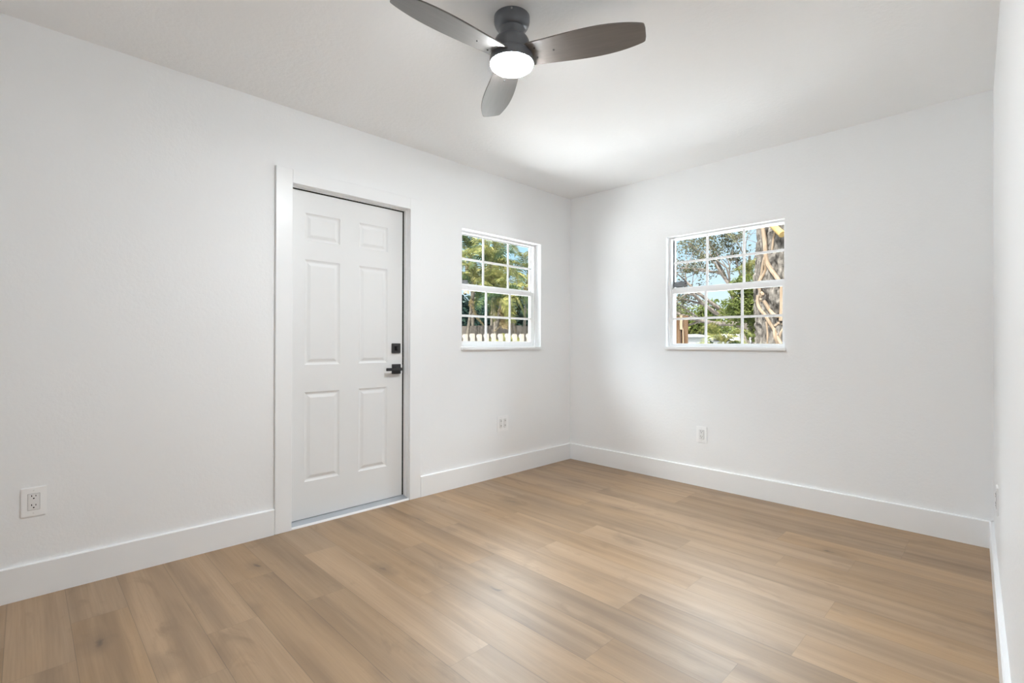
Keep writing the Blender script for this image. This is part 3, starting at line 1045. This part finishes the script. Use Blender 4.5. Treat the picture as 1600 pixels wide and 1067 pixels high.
# thick vine-wrapped trunk close to the far window -----------------------------------
def big_tree():
    rng = random.Random(5)
    fwd = 7.0
    cpx = 1236.0
    R0 = 0.455
    base = yard(fwd, side_at(cpx, fwd))
    root = empty('vine_covered_tree', base)
    tag(root, 'thick grey trunk wrapped in tan vines outside the far window', 'tree')
    # trunk with ridged bark: displaced grid
    nz_, na = 240, 150
    hz = 4.6
    from mathutils import noise as mn
    v, f = [], []
    def rad(a, z):
        flare = 0.05 * math.exp(-max(z, 0) / 0.5) + 0.03 * math.cos(2 * a + 0.7)
        p = Vector((math.cos(a) * 7.0, math.sin(a) * 7.0, z * 4.5))
        rr = R0 + flare - 0.012 * z
        ridg = abs(mn.noise(p)) * 0.075 + mn.noise(p * 2.7) * 0.028
        return rr + 0.05 * mn.noise(Vector((math.cos(a) * 1.5, math.sin(a) * 1.5, z * 1.2))) - ridg + 0.02
    for i in range(nz_ + 1):
        z = hz * i / nz_
        for j in range(na):
            a = 2 * PI * j / na
            q = rad(a, z)
            v.append((q * math.cos(a), q * math.sin(a), z))
    for i in range(nz_):
        for j in range(na):
            k = (j + 1) % na
            f.append((i*na + j, i*na + k, (i+1)*na + k, (i+1)*na + j))
    f.append(tuple(nz_*na + j for j in range(na)))
    pydata('trunk', v, f, MAT['bark'], root)
    # direction from the trunk to the room
    toc = CAMP - base
    toward = math.atan2(toc.y, toc.x)
    mpp = fwd / 771.56
    cphi = math.cos(math.atan((cpx - 800) / 771.56))
    def surf(px, py, off):
        # a vine point on the room side of the trunk
        s = max(-0.97, min(0.97, (px - cpx) * mpp * cphi / (R0 + 0.01)))
        a = toward + math.asin(s)
        z = CAMP.z + (536.0 - py) * mpp * 0.95 - GZ
        q = rad(a, z) + off
        return Vector((q * math.cos(a), q * math.sin(a), z))
    vines = [
        ([(1189, 335), (1190, 352), (1192, 372), (1195, 392), (1197, 404), (1203, 416), (1211, 427), (1218, 438), (1223, 450)], 0.034),
        ([(1194, 396), (1190, 410), (1188, 424), (1184, 438), (1183, 452)], 0.026),
        ([(1194, 402), (1193, 418), (1190, 432), (1188, 446), (1186, 458)], 0.026),
        ([(1184, 456), (1184, 470), (1188, 481), (1194, 491), (1199, 501), (1205, 511), (1211, 521), (1218, 532), (1226, 546), (1236, 570)], 0.028),
        ([(1193, 466), (1197, 478), (1203, 486), (1210, 491), (1218, 493)], 0.030),
        ([(1223, 436), (1222, 455), (1222, 472), (1221, 486), (1220, 500)], 0.036),
        ([(1194, 500), (1195, 515), (1196, 530), (1195, 550), (1190, 600)], 0.018),
        ([(1207, 512), (1211, 525), (1214, 538), (1216, 560), (1216, 600)], 0.026),
        ([(1209, 508), (1215, 503), (1221, 505), (1227, 500)], 0.024),
        ([(1188, 452), (1192, 456), (1186, 461), (1190, 466)], 0.026),
        ([(1206, 340), (1207, 356), (1205, 372), (1203, 390)], 0.018),
        ([(1226, 510), (1220, 518), (1217, 530), (1219, 550)], 0.020),
    ]
    for pts, rr in vines:
        P = [surf(x, yy, rr * 0.45) for x, yy in pts]
        # smooth subdivision
        Q = []
        for i in range(len(P) - 1):
            p0, p1, p2, p3 = P[max(i-1, 0)], P[i], P[i+1], P[min(i+2, len(P)-1)]
            for t in (0, 0.25, 0.5, 0.75):
                Q.append(0.5 * ((2*p1) + (p2 - p0) * t + (2*p0 - 5*p1 + 4*p2 - p3) * t*t + (3*p1 - p0 - 3*p2 + p3) * t**3))
        Q.append(P[-1])
        MB().tube(Q, rr * 0.85, 8).build('vine', MAT['vine'], root, smooth=True)
    a = surf(1208, 347, 0.10)
    b = surf(1226, 368, 0.16)
    MB().tube([a, b], [0.040, 0.046], 10).build('cut_branch', MAT['cutwood'], root, smooth=True)['label'] = 'pale yellow sawn branch stub'
    # limbs and a high crown above the view
    t = MB()
    blobs = []
    for (dx, dy) in ((0.9, 0.6), (-0.2, 1.2), (0.5, -0.3)):
        t.tube([(0, 0, 4.3), (dx, dy, 5.4), (dx * 2, dy * 2, 6.8)], [0.34, 0.2, 0.08], 10)
        blobs.append(((dx * 2, dy * 2, 7.0), (1.5, 1.5, 0.9), 1))
    t.build('limb', MAT['bark'], root, smooth=True)
    v, f = leaf_cloud(rng, blobs, 3000, 0.2)
    pydata('foliage', v, f, MAT['oakleaf'], root)
big_tree()

# spreading oak with bare-looking branches -------------------------------------------
def branching(rng, start, dirv, length, rad, depth, mb, tips, up=0.05):
    p = Vector(start)
    dv = Vector(dirv).normalized()
    pts, rr = [p.copy()], [rad]
    seg = 5
    for i in range(seg):
        dv = (dv + Vector((rng.gauss(0, 0.16), rng.gauss(0, 0.16), rng.gauss(0, 0.14) + up * 0.4))).normalized()
        p = p + dv * length / seg
        pts.append(p.copy())
        rr.append(rad * (1 - 0.55 * (i + 1) / seg))
        if depth <= 2: tips.append(p.copy())
    mb.tube(pts, rr, 6 if depth > 1 else 4)
    if depth <= 0: return
    for k in range(3 if depth > 1 else 4):
        i = rng.randint(2, seg)
        nd = (dv + Vector((rng.gauss(0, 0.62), rng.gauss(0, 0.62), rng.gauss(0, 0.45)))).normalized()
        branching(rng, pts[i], nd, length * rng.uniform(0.55, 0.8), rr[i] * 0.62, depth - 1, mb, tips, up)

def oak(fwd, px, label, seed, mains, n_leaf, size, mat, spread, zbase, trunk_r=0.28, depth=3, ml=2.6):
    rng = random.Random(seed)
    root = empty('spreading_tree', yard(fwd, side_at(px, fwd)))
    tag(root, label, 'tree')
    mb = MB()
    tips = []
    mb.tube([(0, 0, 0), (0.1, 0, zbase * 0.5), (0, 0.1, zbase)], [trunk_r * 1.2, trunk_r, trunk_r * 0.85], 10)
    for (sd, fw, up) in mains:
        dv = AX_R * sd + AX_D * fw + Vector((0, 0, up))
        branching(rng, (0, 0.1, zbase - 0.1), dv, ml, trunk_r * 0.55, depth, mb, tips)
    mb.build('branches', MAT['oakbark'], root, smooth=True)
    blobs = [((t.x, t.y, t.z), (spread, spread, spread * 0.8), 1) for t in rng.sample(tips, min(len(tips), 260))]
    v, f = leaf_cloud(rng, blobs, n_leaf, size, 0.42)
    pydata('foliage', v, f, mat, root)
oak(17.0, 1160, 'spreading tree with grey bare-looking branches and sparse olive leaves', 3,
    [(-1.0, 0.1, 0.50), (-0.75, -0.3, 0.95), (-1.1, -0.2, 0.22), (0.15, 0.2, 1.0), (-0.35, 0.3, 1.15), (-1.0, 0.4, 0.72)], 7000, 0.115, MAT['oakleaf'], 0.30, 2.0, trunk_r=0.17, ml=2.5)
oak(24.0, 1068, 'rounded bright green tree at the lower left of the far window', 8,
    [(-0.6, 0, 1.0), (0.7, 0.1, 0.9), (0, 0.4, 1.1)], 5200, 0.22, MAT['brightleaf'], 0.55, 1.1, 0.15, 2, 1.35)

shrub('bushy_tree', yard(12.5, side_at(1184, 12.5)), [((0, 0, 2.15), (0.62, 0.6, 0.50), 3), ((-0.40, -0.40, 2.05), (0.42, 0.42, 0.38), 1.3), ((-0.25, -0.25, 2.65), (0.35, 0.35, 0.35), 1.0), ((0, 0, 1.55), (0.35, 0.35, 0.25), 0.6)],
      3400, 0.13, MAT['brightleaf'], 'leafy green bush just left of the vine-covered trunk', 'bush', None, 41, 5, 0.8, None, 0.35)
palm(11.0, side_at(1126, 11.0), 1.0, 'yellow-green spiky palm low in the middle of the far window', 21, 14, 1, 0.42, dark=2, lean=0.05, group='palms outside the far window')
palm(14.0, side_at(1176, 14.0), 2.75, 'feathery palm reaching up beside the vine-covered trunk', 22, 12, 0, 0.5, dark=1, lean=0.1, group='palms outside the far window')
shrub('grey_shrub', yard(15.0, side_at(1150, 15.0)), [((0, 0, 0.55), (0.6, 0.5, 0.5), 1)], 900, 0.12, MAT['bluegrey'], 'small grey-green shrub in front of the white house', 'bush', None, 44, 3, 0.4)

# white house beyond the yard
hs = empty('white_house', yard(27.0, side_at(1180, 27.0)), YROT)
tag(hs, 'white house with pale roof and dark eave left of the vine-covered trunk', 'house')
MB().box(-1.0, 3.4, 0, 3.5, 0, 1.32).build('house_wall', MAT['whitewall'], hs)
mm = MB()
mm.prism([(-1.3, -0.35, 1.32), (-1.3, 1.75, 1.70), (-1.3, 3.85, 1.32), (-1.3, 3.85, 1.40), (-1.3, 1.75, 1.79), (-1.3, -0.35, 1.41)], (4.9, 0, 0))
mm.build('roof', MAT['whiteroof'], hs)
MB().box(-0.5, 0.35, -0.02, 0.0, 0.45, 1.1).build('house_window', MAT['shade'], hs)
MB().box(-1.28, 3.58, -0.33, -0.002, 1.28, 1.318).build('eave', MAT['shade'], hs)
sh = empty('white_shed', yard(20.0, side_at(1088, 20.0)), YROT)
tag(sh, 'small white shed behind the brown post outside the far window', 'shed')
MB().box(-0.45, 0.45, 0, 1.2, 0, 1.50).build('shed_wall', MAT['whitewall'], sh)
mm = MB()
mm.prism([(-0.55, -0.1, 1.50), (0.55, -0.1, 1.50), (0.55, -0.1, 1.56), (0.0, -0.1, 1.62), (-0.55, -0.1, 1.56)], (0, 1.4, 0))
mm.build('roof', MAT['whiteroof'], sh)
MB().box(-0.10, 0.22, -0.015, 0.0, 0.5, 1.05).build('shed_window', MAT['shade'], sh)

# brown wooden gate post at the lower left of the far window
gp = empty('gate_post', yard(6.0, side_at(1063.5, 6.0)), YROT)
tag(gp, 'brown wooden gate post with tan strap at lower left outside far window', 'post')
MB().box(-0.082, -0.010, -0.03, 0.03, 0, 1.565).build('post_board', MAT['brownboard'], gp)
MB().box(0.006, 0.080, -0.03, 0.03, 0, 1.575).build('post_board', MAT['brownboard'], gp)
MB().box(-0.010, 0.006, 0.000, 0.03, 0, 1.50).build('post_gap_shade', MAT['shade'], gp)  # dark strip painting the shade between the two boards
MB().box(-0.030, 0.012, -0.046, -0.031, 1.40, 1.585).bevel(0.008, 2).build('strap', MAT['rope'], gp)
MB().tube([(0.012, -0.040, 1.42), (0.018, -0.042, 1.30), (0.020, -0.040, 1.0)], 0.006, 6).build('cord', MAT['rope'], gp)
